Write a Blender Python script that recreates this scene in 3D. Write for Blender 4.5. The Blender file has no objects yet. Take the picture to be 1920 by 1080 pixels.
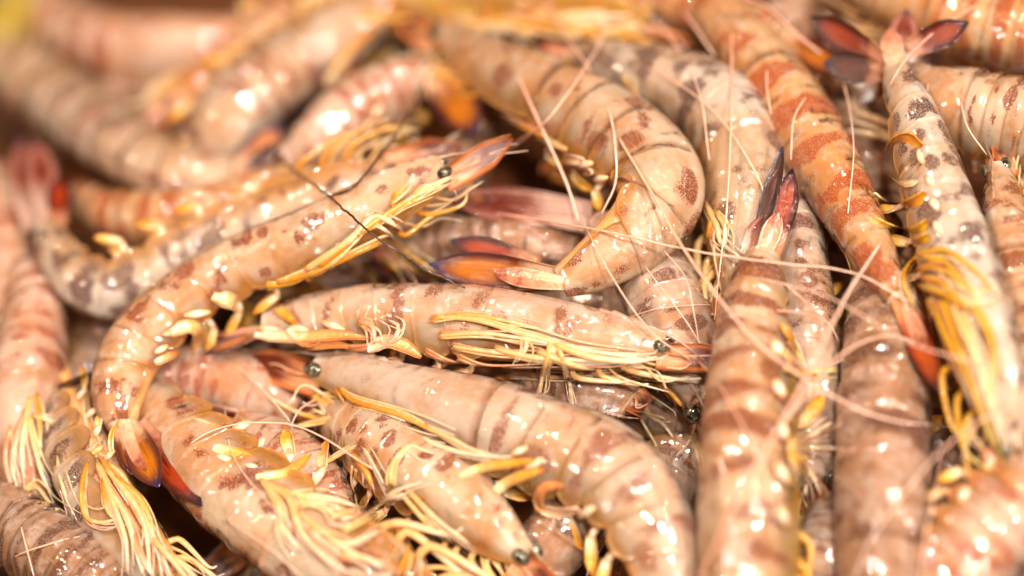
import bpy, math, random
import numpy as np
from mathutils import Matrix, Vector

random.seed(7); rng = np.random.default_rng(7)
scene = bpy.context.scene
COL = scene.collection

# ------------------------------------------------------------------ camera
# lengths below are centimetres, turned into metres when meshes are made
LENS, SENSOR, D0 = 100.0, 36.0, 66.7          # lens mm, sensor mm, distance cm
KPX = SENSOR / LENS / 1920.0                   # tangent of one photograph pixel
SLOPE = 0.68                                   # slope of the heap as the lens sees it
GN = np.array([-0.39, -0.92])                  # direction (picture) in which the heap runs away
up_c = np.array([GN[0]*SLOPE, -GN[1]*SLOPE, 1.0]); up_c /= np.linalg.norm(up_c)
fw = np.array([0, 0, -1.0]); ya = fw - fw.dot(up_c)*up_c; ya /= np.linalg.norm(ya)
xa = np.cross(ya, up_c)
R = np.array([xa, ya, up_c])                   # camera axes -> world axes
CAM = -R @ np.array([0, 0, -D0]) + np.array([0, 0, 6.0])
cd = bpy.data.cameras.new("Camera"); cam = bpy.data.objects.new("Camera", cd); COL.objects.link(cam)
M = Matrix.Identity(4)
for i in range(3):
    for j in range(3): M[i][j] = R[i, j]
    M[i][3] = CAM[i]*0.01
cam.matrix_world = M
cd.lens = LENS; cd.sensor_width = SENSOR; cd.clip_start = 0.01; cd.clip_end = 50
cd.dof.use_dof = True; cd.dof.focus_distance = (D0 - 2.6)*0.01; cd.dof.aperture_fstop = 3.0
cd.dof.aperture_blades = 9
scene.camera = cam

# ------------------------------------------------------------------ light
world = bpy.data.worlds.new("World"); scene.world = world; world.use_nodes = True
bg = world.node_tree.nodes["Background"]
bg.inputs[0].default_value = (1.0, 0.62, 0.34, 1); bg.inputs[1].default_value = 0.24
vs = scene.view_settings
vs.view_transform = 'Standard'; vs.look = 'None'; vs.exposure = 0.10; vs.gamma = 1.0
vs.use_curve_mapping = False

def lamp(name, loc, target, power, size, color, shape='DISK'):
    l = bpy.data.lights.new(name, 'AREA'); l.shape = shape; l.size = size
    l.energy = power; l.color = color
    o = bpy.data.objects.new(name, l); COL.objects.link(o); o.location = loc
    o.rotation_euler = (Vector(target)-Vector(loc)).to_track_quat('-Z', 'Y').to_euler()
    return o
# market-stall lamps hung over the heap, white ones and rosier ones, a metre and a half away
WHITE, ROSE = (1, .925, .81), (1, .73, .52)
def over(right, up, toward):
    v = R @ np.array([right, up, toward]); return (v[0], v[1], v[2]+.05)
for x, y, z in [(.16, .26, 1.55), (.60, .13, 1.5), (.03, .78, 1.45)]:
    lamp("stall_lamp", over(x, y, z), (0, 0, .05), 15.0, .10, WHITE)
for x, y, z in [(-.80, .75, 1.1), (.75, .75, 1.4)]:
    lamp("warm_lamp", over(x, y, z), (0, 0, .05), 14.0, .115, ROSE)

# ------------------------------------------------------------------ picture <-> place
def heap_depth(x, y):
    g = ((x-900)*GN[0] + (y-630)*GN[1])
    gc = g*KPX*D0
    q = g/700.0
    return D0 + SLOPE*gc + (6.5*max(0, q-.25)**2 if g > 0 else 1.3*q*q)
def place(x, y, h):
    """a point of the heap: h cm above the heap's own rounded surface"""
    d = heap_depth(x, y) - h
    return CAM + R @ np.array([(x-960)*KPX*d, -(y-540)*KPX*d, -d])
def cm(px, x, y, h): return px*KPX*(heap_depth(x, y)-h)

def unit(v):
    n = np.linalg.norm(v, axis=-1, keepdims=True); return v/np.maximum(n, 1e-9)
def spline(P, n, alpha=0.5):
    """centripetal Catmull-Rom through the rows of P, resampled evenly by arc length of the first three columns"""
    P = np.asarray(P, float)
    if len(P) == 2: P = np.array([P[0], (P[0]+P[1])/2, P[1]])
    Q = np.vstack([2*P[0]-P[1], P, 2*P[-1]-P[-2]])
    out = []
    for i in range(len(P)-1):
        p0, p1, p2, p3 = Q[i:i+4]
        t = np.linspace(0, 1, 12, endpoint=False)[:, None]
        out.append(.5*((2*p1)+(-p0+p2)*t+(2*p0-5*p1+4*p2-p3)*t*t+(-p0+3*p1-3*p2+p3)*t**3))
    C = np.vstack(out+[P[-1:]])
    L = np.r_[0, np.cumsum(np.linalg.norm(np.diff(C[:, :3], axis=0), axis=1))]
    s = np.linspace(0, L[-1], n)
    return np.stack([np.interp(s, L, C[:, k]) for k in range(C.shape[1])], 1), L[-1]

# ------------------------------------------------------------------ materials
def lin(h):
    c = [int(h[i:i+2], 16)/255 for i in (0, 2, 4)]
    return tuple(((v+.055)/1.055)**2.4 if v > .04045 else v/12.92 for v in c)+(1,)

class NT:
    def __init__(s, name):
        s.m = bpy.data.materials.new(name); s.m.use_nodes = True
        s.t = s.m.node_tree; s.n = s.t.nodes; s.p = s.n["Principled BSDF"]
    def new(s, ty, **kw):
        n = s.n.new(ty)
        for k, v in kw.items():
            if k.startswith('i_'):
                n.inputs[int(k[2:]) if k[2:].isdigit() else k[2:]].default_value = v
            else: setattr(n, k, v)
        return n
    def ln(s, a, b): s.t.links.new(a, b)
    def math(s, op, a, b=None, c=None, clamp=False):
        n = s.n.new('ShaderNodeMath'); n.operation = op; n.use_clamp = clamp
        for i, v in enumerate((a, b, c)):
            if v is None: continue
            if isinstance(v, (int, float)): n.inputs[i].default_value = v
            else: s.ln(v, n.inputs[i])
        return n.outputs[0]
    def step(s, v, lo, hi):
        n = s.n.new('ShaderNodeMapRange'); n.interpolation_type = 'SMOOTHSTEP'
        s.ln(v, n.inputs[0]); n.inputs[1].default_value = lo; n.inputs[2].default_value = hi
        return n.outputs[0]
    def mix(s, f, a, b):
        n = s.n.new('ShaderNodeMix'); n.data_type = 'RGBA'
        if isinstance(f, (int, float)): n.inputs[0].default_value = f
        else: s.ln(f, n.inputs[0])
        for v, k in ((a, 6), (b, 7)):
            if isinstance(v, tuple): n.inputs[k].default_value = v
            else: s.ln(v, n.inputs[k])
        return n.outputs[2]
    def noise(s, vec, scale, detail=2.0, rough=.5):
        n = s.n.new('ShaderNodeTexNoise'); s.ln(vec, n.inputs['Vector'])
        n.inputs['Scale'].default_value = scale; n.inputs['Detail'].default_value = detail
        n.inputs['Roughness'].default_value = rough
        return n.outputs[0]
    def uv(s):
        a = s.n.new('ShaderNodeUVMap'); b = s.n.new('ShaderNodeSeparateXYZ'); s.ln(a.outputs[0], b.inputs[0])
        return b.outputs[0], b.outputs[1]
    def seed(s):
        a = s.n.new('ShaderNodeAttribute'); a.attribute_type = 'OBJECT'; a.attribute_name = 'seed'; return a.outputs['Fac']
    def xyz(s, x, y, z):
        n = s.n.new('ShaderNodeCombineXYZ')
        for i, v in enumerate((x, y, z)):
            if isinstance(v, (int, float)): n.inputs[i].default_value = v
            else: s.ln(v, n.inputs[i])
        return n.outputs[0]
    def obj(s): return s.n.new('ShaderNodeTexCoord').outputs['Object']
    def bump(s, h, dist, strength=1.0, prev=None):
        b = s.n.new('ShaderNodeBump'); b.inputs['Distance'].default_value = dist; b.inputs['Strength'].default_value = strength
        s.ln(h, b.inputs['Height'])
        if prev: s.ln(prev, b.inputs['Normal'])
        return b.outputs[0]
    def finish(s, color, rough=.2, sss=.5, rad=(1, .45, .2), scale=.003, normal=None, coat=.8, alpha=None, spec=.5):
        p = s.p
        if isinstance(color, tuple): p.inputs['Base Color'].default_value = color
        else: s.ln(color, p.inputs['Base Color'])
        if isinstance(rough, (int, float)): p.inputs['Roughness'].default_value = rough
        else: s.ln(rough, p.inputs['Roughness'])
        p.inputs['Subsurface Weight'].default_value = sss
        p.inputs['Subsurface Radius'].default_value = rad
        p.inputs['Subsurface Scale'].default_value = scale
        p.inputs['Specular IOR Level'].default_value = spec
        p.inputs['Coat Weight'].default_value = coat; p.inputs['Coat Roughness'].default_value = .05
        if normal is not None:
            s.ln(normal, p.inputs['Normal']); s.ln(normal, p.inputs['Coat Normal'])
        if alpha is not None:
            if isinstance(alpha, (int, float)): p.inputs['Alpha'].default_value = alpha
            else: s.ln(alpha, p.inputs['Alpha'])
        return s.m

def shell_material(name, base, base2, belly, band, amount=.5, width=0.0, vfreq=3.2, spots=0.0, edge='C06A30'):
    """wet prawn shell: pale ground, pigment in stippled cross patches and spots, orange towards the belly edge"""
    m = NT(name); u, v = m.uv(); sd = m.seed(); ob = m.obj()
    ka = m.new('ShaderNodeAttribute'); ka.attribute_name = 'along'; k = ka.outputs['Fac']
    av = m.math('ABSOLUTE', v)
    P = m.xyz(m.math('MULTIPLY', u, 15.0), m.math('MULTIPLY', v, vfreq), m.math('MULTIPLY', sd, 7.31))
    n1 = m.noise(P, 1.0, 2.5, .55)
    abd = m.step(u, .36, .42)
    # pigment sits in the hinder half of each plate
    wave = m.math('MULTIPLY', m.math('SINE', m.math('MULTIPLY', m.math('SUBTRACT', k, .30), 2*math.pi)), abd)
    bandv = m.math('ADD', m.math('MULTIPLY', wave, .13*width), n1)
    dots = m.new('ShaderNodeTexVoronoi'); m.ln(ob, dots.inputs['Vector']); dots.inputs['Scale'].default_value = 2600
    dd = dots.outputs['Distance']
    bandv = m.math('ADD', bandv, m.math('MULTIPLY', m.math('SUBTRACT', dd, .5), -.10))
    th = .72 - .28*amount
    patch = m.step(bandv, th-.04, th+.065)
    if spots:
        wn = m.math('MULTIPLY', m.math('SUBTRACT', n1, .5), .6)
        sp = m.new('ShaderNodeTexVoronoi'); sp.inputs['Scale'].default_value = 1.0; sp.inputs['Randomness'].default_value = .75
        m.ln(m.xyz(m.math('ADD', m.math('MULTIPLY', u, 12.5), wn), m.math('MULTIPLY', v, 3.5), m.math('MULTIPLY', sd, 3.0)), sp.inputs['Vector'])
        cr = m.new('ShaderNodeSeparateXYZ'); m.ln(sp.outputs['Color'], cr.inputs[0])
        size = m.math('MULTIPLY', m.step(m.math('SUBTRACT', cr.outputs[0], m.math('MULTIPLY', m.math('SUBTRACT', 1.0, abd), spots*.45)), 1-spots, 1-spots+.12), m.math('ADD', .28, m.math('MULTIPLY', cr.outputs[1], .20)))
        dist = m.math('ADD', sp.outputs['Distance'], m.math('MULTIPLY', m.math('SUBTRACT', dd, .5), .12))
        s1 = m.math('MULTIPLY', m.step(m.math('SUBTRACT', size, dist), -.05, .05), .93)
        patch = m.math('MAXIMUM', patch, m.math('MULTIPLY', s1, m.step(size, .1, .2)))
    patch = m.math('MULTIPLY', patch, m.math('SUBTRACT', 1.0, m.math('MULTIPLY', m.step(av, .5, .8), .85)))
    speck = m.math('MULTIPLY', m.math('SUBTRACT', 1.0, m.math('MULTIPLY', m.step(dd, .40, .8), .30)), patch)
    big = m.noise(m.xyz(m.math('MULTIPLY', u, 6.0), m.math('MULTIPLY', v, 1.8), m.math('MULTIPLY', sd, 3.7)), 1.0, 4, .6)
    c = m.mix(m.step(big, .38, .62), base, base2)
    cloud = m.noise(ob, 330, 4, .65)
    c = m.mix(m.math('MULTIPLY', m.step(cloud, .46, .70), .5), c, lin('E8D8CE'))
    c = m.mix(m.math('MULTIPLY', m.step(m.math('ADD', av, m.math('MULTIPLY', m.math('SUBTRACT', big, .5), .4)), .30, .68), .85), c, belly)  # belly tint, deepened to paint in light glowing through the thin edges
    flap = m.math('MULTIPLY', m.math('MULTIPLY', m.step(av, .36, .47), m.math('SUBTRACT', 1.0, m.step(av, .54, .64))), m.math('MULTIPLY', m.math('MULTIPLY', m.step(k, .12, .35), m.math('SUBTRACT', 1.0, m.step(k, .7, .9))), abd))
    c = m.mix(m.math('MULTIPLY', flap, .6), c, lin('EED6C2'))
    # dark gut line under the back, rusty rim on the hind edge of every plate
    c = m.mix(m.math('MULTIPLY', m.math('SUBTRACT', 1.0, m.step(av, .008, .05)), m.math('MULTIPLY', m.step(n1, .35, .6), .30)), c, band)
    c = m.mix(m.math('MULTIPLY', m.step(k, .93, .99), m.math('ADD', .03, m.math('MULTIPLY', big, .4))), c, lin(edge))
    c = m.mix(m.math('MULTIPLY', speck, .95), c, band)
    h1 = m.noise(ob, 150, 4, .55); h2 = m.noise(ob, 900, 2, .5)
    soft = m.bump(h1, .0012, .35)
    h3 = m.noise(ob, 230, 1, .4)
    h3 = m.math('MULTIPLY', h3, m.math('ADD', .18, m.step(m.noise(ob, 75, 2, .5), .42, .62)))
    nrm = m.bump(h3, .0034, .9); nrm = m.bump(h2, .00005, .3, nrm)
    rg = m.math('ADD', .16, m.math('MULTIPLY', cloud, .18))
    m.finish(c, rg, sss=.5, rad=(1, .7, .5), scale=.001, normal=soft, coat=0, spec=.15)
    m.ln(m.math('SUBTRACT', .5, m.math('MULTIPLY', patch, .4)), m.p.inputs['Subsurface Weight'])
    # a thin glassy plate: part of the light passes through to the flesh, the wet skin on top stays
    see = m.math('MULTIPLY', m.math('ADD', .42, m.math('MULTIPLY', m.step(av, .34, .6), .2)), m.math('SUBTRACT', 1.0, m.math('MULTIPLY', patch, .75)))
    see = m.math('MULTIPLY', see, m.math('ADD', .7, m.math('MULTIPLY', big, .6)))
    tr = m.new('ShaderNodeBsdfTransparent'); tr.inputs[0].default_value = lin('F6E6D6')
    mx = m.new('ShaderNodeMixShader'); m.ln(see, mx.inputs[0]); m.ln(m.p.outputs[0], mx.inputs[1]); m.ln(tr.outputs[0], mx.inputs[2])
    gl = m.new('ShaderNodeBsdfGlossy'); gl.inputs['Roughness'].default_value = .035; m.ln(nrm, gl.inputs['Normal'])
    fr = m.new('ShaderNodeFresnel'); fr.inputs['IOR'].default_value = 1.75; m.ln(nrm, fr.inputs['Normal'])
    m2 = m.new('ShaderNodeMixShader'); m.ln(fr.outputs[0], m2.inputs[0]); m.ln(mx.outputs[0], m2.inputs[1]); m.ln(gl.outputs[0], m2.inputs[2])
    m.ln(m2.outputs[0], m.n['Material Output'].inputs['Surface'])
    return m.m

MAT = {}
MAT['cream']  = shell_material('shell_cream', lin('E3C4A8'), lin('DAA176'), lin('E0983E'), lin('6E2A16'), .32, .7, 4.0, .78)
MAT['orange'] = shell_material('shell_orange', lin('E6B486'), lin('DE985E'), lin('DC8832'), lin('924424'), .58, 1.4, 1.7)
MAT['gold']   = shell_material('shell_golden_belly', lin('DFBC9E'), lin('D29C72'), lin('D69E20'), lin('703620'), .58, 1.5, 1.7, .3)
MAT['spot']   = shell_material('shell_spotted', lin('E0CEC2'), lin('D9B496'), lin('E2A058'), lin('4A2822'), .46, 1.2, 2.8, .92, 'C08050')
MAT['grey']   = shell_material('shell_grey', lin('DDBEAC'), lin('CE9E80'), lin('DA9C58'), lin('643A2E'), .44, 1.0, 2.4, .45)
MAT['pale']   = shell_material('shell_pale', lin('E2C6B4'), lin('DAAC8A'), lin('E0A254'), lin('7C4A3A'), .34, 1.0, 2.0, .3)
MAT['brown']  = shell_material('shell_brown', lin('C09C88'), lin('B28464'), lin('C28848'), lin('5A382A'), .56, 1.0, 2.0)
MAT['pink']   = shell_material('shell_pink', lin('E7C0AC'), lin('DFA07C'), lin('E29850'), lin('8C4832'), .46, 1.1, 2.2, .55)
MAT['roe']    = shell_material('shell_yellow', lin('DCB084'), lin('DAA83C'), lin('D8982A'), lin('94481E'), .4, .3, 2.4)
MAT['lime']   = shell_material('shell_lime', lin('D0B830'), lin('C8AC20'), lin('CC9A20'), lin('94681E'), .3, .3, 2.4)

def limb_material(name, c0, c1, c2, alpha=None):
    m = NT(name); u, v = m.uv(); ob = m.obj()
    n = m.noise(ob, 420, 3, .6)
    x = m.math('ADD', u, m.math('MULTIPLY', m.math('SUBTRACT', n, .5), .9))
    c = m.mix(m.step(x, .15, .55), c0, c1); c = m.mix(m.step(x, .55, .95), c, c2)
    nr = m.bump(m.noise(ob, 900, 2), .0006, .5)
    return m.finish(c, .25, sss=.4, rad=(1, .5, .25), scale=.0012, normal=nr, coat=.8, alpha=alpha)
MAT['leg_yellow'] = limb_material('leg_yellow', lin('CE8622'), lin('D8A044'), lin('E6C696'), .82)
MAT['leg_gold']   = limb_material('leg_gold', lin('D29A20'), lin('C88E10'), lin('DEBE6A'), .82)
MAT['leg_cream']  = limb_material('leg_cream', lin('DCAE70'), lin('E5C298'), lin('EDD3BA'), .82)
MAT['leg_pink']   = limb_material('leg_pink', lin('D08A60'), lin('DCA486'), lin('E6BEA6'), .82)
MAT['blade_gold'] = limb_material('swimmeret_gold', lin('E6C294'), lin('DCA248'), lin('D08A26'))
MAT['blade_pink'] = limb_material('swimmeret_pink', lin('EBC0A0'), lin('DE9A5E'), lin('D9854A'))
MAT['white']      = limb_material('swimmeret_base_white', lin('E0B086'), lin('EED2BA'), lin('E2AE80'))
MAT['antenna']    = limb_material('antenna_pink', lin('E4A890'), lin('E8B6A4'), lin('EBC4B4'))
MAT['antenna_dark'] = limb_material('antenna_dark', lin('3A2014'), lin('2A1710'), lin('4A2A18'))
def flesh_material():
    m = NT('flesh'); u, v = m.uv(); ob = m.obj(); sd = m.seed()
    n = m.noise(m.xyz(m.math('MULTIPLY', u, 26.0), m.math('MULTIPLY', v, 5.0), sd), 1.0, 4, .6)
    c = m.mix(m.step(n, .3, .68), lin('E6C2A4'), lin('D8A07C'))
    c = m.mix(m.math('MULTIPLY', m.step(m.math('ABSOLUTE', v), .45, .8), .8), c, lin('E2A050'))
    c = m.mix(m.math('MULTIPLY', m.step(m.noise(ob, 240, 3), .52, .7), .5), c, lin('F0DCCC'))
    return m.finish(c, .3, sss=.8, rad=(1, .6, .4), scale=.002, normal=m.bump(n, .0008, .5), coat=.3)
MAT['flesh'] = flesh_material()

def tail_material(name, inner, mid, edge, tip, clear, a0=.0, alpha=None):
    m = NT(name); u, v = m.uv(); ob = m.obj(); sd = m.seed()
    av = m.math('ABSOLUTE', v)
    st = m.noise(m.xyz(m.math('MULTIPLY', u, 3.0), m.math('MULTIPLY', v, 16.0), sd), 1.0, 3, .6)
    n = m.noise(ob, 300, 3, .6)
    x = m.math('ADD', u, m.math('MULTIPLY', m.math('SUBTRACT', n, .5), .4))
    c = m.mix(m.step(x, a0+.10, a0+.42), clear, mid)
    c = m.mix(m.math('MULTIPLY', m.step(m.math('ADD', st, m.math('MULTIPLY', m.math('SUBTRACT', .5, m.math('ABSOLUTE', m.math('SUBTRACT', u, .62))), .6)), .52, .80), m.math('SUBTRACT', 1.0, m.step(av, .35, .75))), c, inner)
    rim = m.math('MAXIMUM', m.math('MULTIPLY', m.step(av, .5, 1.05), .6), m.step(u, .72, 1.02))
    rim = m.math('MULTIPLY', rim, m.step(u, a0+.18, a0+.5))
    c = m.mix(rim, c, edge)
    c = m.mix(m.math('MULTIPLY', m.step(u, .86, 1.0), m.step(st, .35, .6)), c, tip)
    nr = m.bump(st, .0005, .7); nr = m.bump(n, .0012, .4, nr)
    return m.finish(c, .16, sss=.06, rad=(1, .3, .15), scale=.001, normal=nr, coat=1.0, alpha=alpha)
CLR = lin('DDB39A')
MAT['telson'] = limb_material('telson_clear', lin('D8AA8A'), lin('C4866A'), lin('8A4632'))
MAT['tail_red']    = tail_material('tail_red', lin('962E08'), lin('560F08'), lin('1E060C'), lin('160C24'), lin('BE8264'), .0, .93)
MAT['tail_amber']  = tail_material('tail_amber', lin('B8680C'), lin('743408'), lin('1C1036'), lin('201C60'), lin('D2A482'), .0, .92)
MAT['tail_dark']   = tail_material('tail_dark', lin('4A0E0A'), lin('340C0B'), lin('180D14'), lin('1C2C5A'), lin('A87058'), -.05)
MAT['tail_clear']  = tail_material('tail_clear', lin('6A1006'), lin('BC7A68'), lin('561A28'), lin('30205E'), lin('DAB4A6'), .15, .62)
MAT['tail_orange'] = tail_material('tail_orange', lin('B04A14'), lin('8A3214'), lin('401018'), lin('341C48'), lin('D69468'), .0, .93)

def eye_material():
    m = NT('eye_glossy'); ob = m.obj()
    c = m.mix(m.step(m.noise(ob, 700, 2), .4, .65), lin('221E16'), lin('6A6452'))
    return m.finish(c, .14, sss=0, coat=1.0)
MAT['eye'] = eye_material()
def scale_material():
    m = NT('antennal_scale'); u, v = m.uv(); ob = m.obj()
    n = m.noise(m.xyz(m.math('MULTIPLY', u, 2.0), m.math('MULTIPLY', v, 9.0), m.seed()), 1.0, 3)
    c = m.mix(m.step(m.math('ADD', u, m.math('MULTIPLY', m.math('SUBTRACT', n, .5), .7)), .2, .6), lin('C88A62'), lin('561A0C'))
    c = m.mix(m.step(m.math('ABSOLUTE', v), .55, .9), c, lin('B8683A'))
    return m.finish(c, .2, sss=.15, scale=.0015, normal=m.bump(n, .0006, .5))
MAT['scale'] = scale_material()
def base_material():
    m = NT('wet_tray'); ob = m.obj()
    c = m.mix(m.noise(ob, 40, 4), lin('3A1E10'), lin('6A3A1E'))  # dark brown puts the shade of the gaps into the tray colour
    return m.finish(c, .3, sss=0, coat=.5, normal=m.bump(m.noise(ob, 120, 3), .002, .6))
MAT['base'] = base_material()

# ------------------------------------------------------------------ mesh helpers
def mesh(name, V, F, UV, mat, parent, origin, seed=0.0, along=None):
    me = bpy.data.meshes.new(name)
    V = (np.asarray(V)-origin)*0.01
    me.from_pydata(V.tolist(), [], F)
    me.polygons.foreach_set('use_smooth', [True]*len(F))
    if UV is not None:
        idx = np.empty(len(me.loops), np.int32); me.loops.foreach_get('vertex_index', idx)
        me.uv_layers.new(name='UVMap').data.foreach_set('uv', np.asarray(UV, np.float32)[idx].ravel())
    if along is not None:
        me.attributes.new('along', 'FLOAT', 'POINT').data.foreach_set('value', np.asarray(along, np.float32))
    me.materials.append(MAT[mat] if isinstance(mat, str) else mat)
    o = bpy.data.objects.new(name, me); COL.objects.link(o)
    if parent: o.parent = parent
    o['seed'] = float(seed)
    return o
def grid_faces(a, b, base=0, wrap=False, flip=False):
    F = []
    for i in range(a-1):
        for j in range(b if wrap else b-1):
            k = (j+1) % b
            q = (base+i*b+j, base+i*b+k, base+(i+1)*b+k, base+(i+1)*b+j)
            F.append(q[::-1] if flip else q)
    return F
def tube(P, r, n=7, flat=1.0, nrm=None):
    """round (or flattened) tapering tube through P with radii r; returns V,F,UV with closed ends"""
    P = np.asarray(P); m = len(P); T = unit(np.gradient(P, axis=0))
    a = np.array([0, 0, 1.0]) if nrm is None else nrm
    V, UV = [], []
    A = unit(a - (T*a).sum(1, keepdims=True)*T) if np.ndim(a) == 1 else unit(a-(T*a).sum(1, keepdims=True)*T)
    B = np.cross(T, A)
    th = np.linspace(0, 2*np.pi, n, endpoint=False)
    ring = A[:, None, :]*np.cos(th)[None, :, None]*flat + B[:, None, :]*np.sin(th)[None, :, None]
    V = (P[:, None, :]+ring*np.asarray(r)[:, None, None]).reshape(-1, 3)
    UV = np.stack(np.broadcast_arrays(np.linspace(0, 1, m)[:, None], np.sin(th)[None, :]), -1).reshape(-1, 2)
    F = grid_faces(m, n, 0, True)
    F.append(tuple(range(n))[::-1]); F.append(tuple((m-1)*n+k for k in range(n)))
    return V, F, UV
def sheet(G, UVg, thick, N):
    """a thin solid from a grid of points G[a,b,3] with normals N"""
    a, b = G.shape[:2]; k = a*b
    V = np.vstack([(G+N*thick/2).reshape(-1, 3), (G-N*thick/2).reshape(-1, 3)])
    UV = np.vstack([UVg.reshape(-1, 2)]*2)
    F = grid_faces(a, b, 0) + grid_faces(a, b, k, flip=True)
    rim = [i*b for i in range(a)] + [(a-1)*b+j for j in range(1, b)] + [i*b+b-1 for i in range(a-2, -1, -1)] + [j for j in range(b-2, 0, -1)]
    for i in range(len(rim)):
        p, q = rim[i], rim[(i+1) % len(rim)]
        F.append((p, p+k, q+k, q))
    return V, F, UV
def leaf(p0, p1, hw, nrm, bend=0.0, cup=.25, tip=.35, base=.35, thick=.035, na=14, nb=7, rib=.02, skew=0.0):
    """a blade (tail fan, antennal scale): narrow base, broad middle, rounded or pointed tip"""
    p0, p1 = np.asarray(p0), np.asarray(p1); ax = p1-p0; L = np.linalg.norm(ax); ax = ax/L
    n = unit(nrm-np.dot(nrm, ax)*ax); sd = np.cross(ax, n)
    u = np.linspace(0, 1, na); v = np.linspace(-1, 1, nb)
    w = np.where(u < .6, base+(1-base)*np.sin(np.clip(u/.6, 0, 1)*np.pi/2)**1.1,
                 np.clip(1-np.clip((u-.6)/.4, 0, 1)**(1.1+2.2*tip), 0, 1)**(.95-.25*tip))
    w[-1] = .03
    U, Vv = np.meshgrid(u, v, indexing='ij')
    G = p0+ax*(U*L)[..., None]+sd*(Vv*w[:, None]*hw+skew*hw*(U**2))[..., None]
    z = bend*L*(U**2-U*.3) + cup*hw*(Vv**2-.3)*w[:, None] + rib*hw*np.exp(-(Vv/.16)**2)*4*(1-U)
    G = G+n*z[..., None]
    du = np.gradient(G, axis=0); dv = np.gradient(G, axis=1); N = unit(np.cross(du, dv))
    return sheet(G, np.stack([U, Vv], -1), thick, N)
def ribbon(P, hw, nrm, thick=.05, cup=.3, nb=5, taper=True):
    P = np.asarray(P); T = unit(np.gradient(P, axis=0)); n = unit(nrm-(T*nrm).sum(1, keepdims=True)*T); sd = np.cross(T, n)
    u = np.linspace(0, 1, len(P)); v = np.linspace(-1, 1, nb)
    w = (np.clip(u/.12, .55, 1)*np.clip((1.02-u)/.35, .05, 1)**.6)*hw if taper else np.full(len(P), hw)
    G = P[:, None]+sd[:, None]*(w[:, None]*v)[..., None]+n[:, None]*(cup*w[:, None]*(v**2))[..., None]
    du = np.gradient(G, axis=0); dv = np.gradient(G, axis=1); N = unit(np.cross(du, dv))
    U, Vv = np.meshgrid(u, v, indexing='ij')
    return sheet(G, np.stack([U, Vv], -1), thick, N)
def ball(c, r, ax=None, n=10):
    th = np.linspace(0, np.pi, n); ph = np.linspace(0, 2*np.pi, 14, endpoint=False)
    r = np.broadcast_to(r, (3,)); ax = np.eye(3) if ax is None else ax
    G = np.stack(np.broadcast_arrays(np.cos(th)[:, None], np.sin(th)[:, None]*np.cos(ph), np.sin(th)[:, None]*np.sin(ph)), -1)*r
    V = c+(G@ax).reshape(-1, 3)
    UV = np.stack(np.broadcast_arrays(th[:, None]/np.pi, np.sin(ph)), -1).reshape(-1, 2)
    return V, grid_faces(n, 14, 0, True), UV
# ------------------------------------------------------------------ the prawn
SB = [.40, .495, .59, .685, .77, .85, 1.0]      # joints of the abdomen along the body
SURF = []                                       # what lies where on the heap, for draping feelers and legs
def register(pts):
    C, _ = spline(np.array([(x, y, 0, h, w) for x, y, h, w in pts]), 60)
    SURF.append(C[:, [0, 1, 3, 4]])
def surf_h(x, y):
    best = -1.5
    for C in SURF:
        d2 = (C[:, 0]-x)**2+(C[:, 1]-y)**2
        i = d2.argmin(); w = C[i, 3]
        if d2[i] < w*w:
            best = max(best, C[i, 2]+math.sqrt(w*w-d2[i])*KPX*D0*1.12)
    return best
def gauss(a, k):
    if k < 1: return a
    ker = np.exp(-np.linspace(-2, 2, 2*k+1)**2); ker /= ker.sum()
    return np.convolve(np.pad(a, k, mode='edge'), ker, 'valid')
def drape(px, off=.06, taut=False, step=9, lift=0.0, smooth=3):
    A = np.array([(p[0], p[1], 0) for p in px], float)
    n = max(8, int(np.linalg.norm(np.diff(A, axis=0), axis=1).sum()/step))
    C, _ = spline(A, n)
    h = np.array([surf_h(x, y) for x, y, _ in C])
    if taut:
        for _ in range(60): 
            h2 = h.copy(); 
            for k in (1, 4, 12):
                if n > 2*k+1: h2[k:-k] = np.maximum(h2[k:-k], (h2[2*k:]+h2[:-2*k])/2)
            h = h2
        h = gauss(h, 5)
    else:
        h = np.maximum.reduce([h, np.r_[h[1:], h[-1]], np.r_[h[0], h[:-1]]]); h = gauss(h, smooth)
    if len(px[0]) > 2:
        a = np.array([p[2] for p in px]); h = h + np.interp(np.linspace(0, 1, n), np.linspace(0, 1, len(a)), a)
    h = h+off+lift*np.sin(np.linspace(0, np.pi, n))
    return np.array([place(x, y, hh) for (x, y, _), hh in zip(C, h)]), C, h

def tag(o, label, cat, group=None, kind=None):
    o['label'] = label; o['category'] = cat
    if group: o['group'] = group
    if kind: o['kind'] = kind

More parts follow.
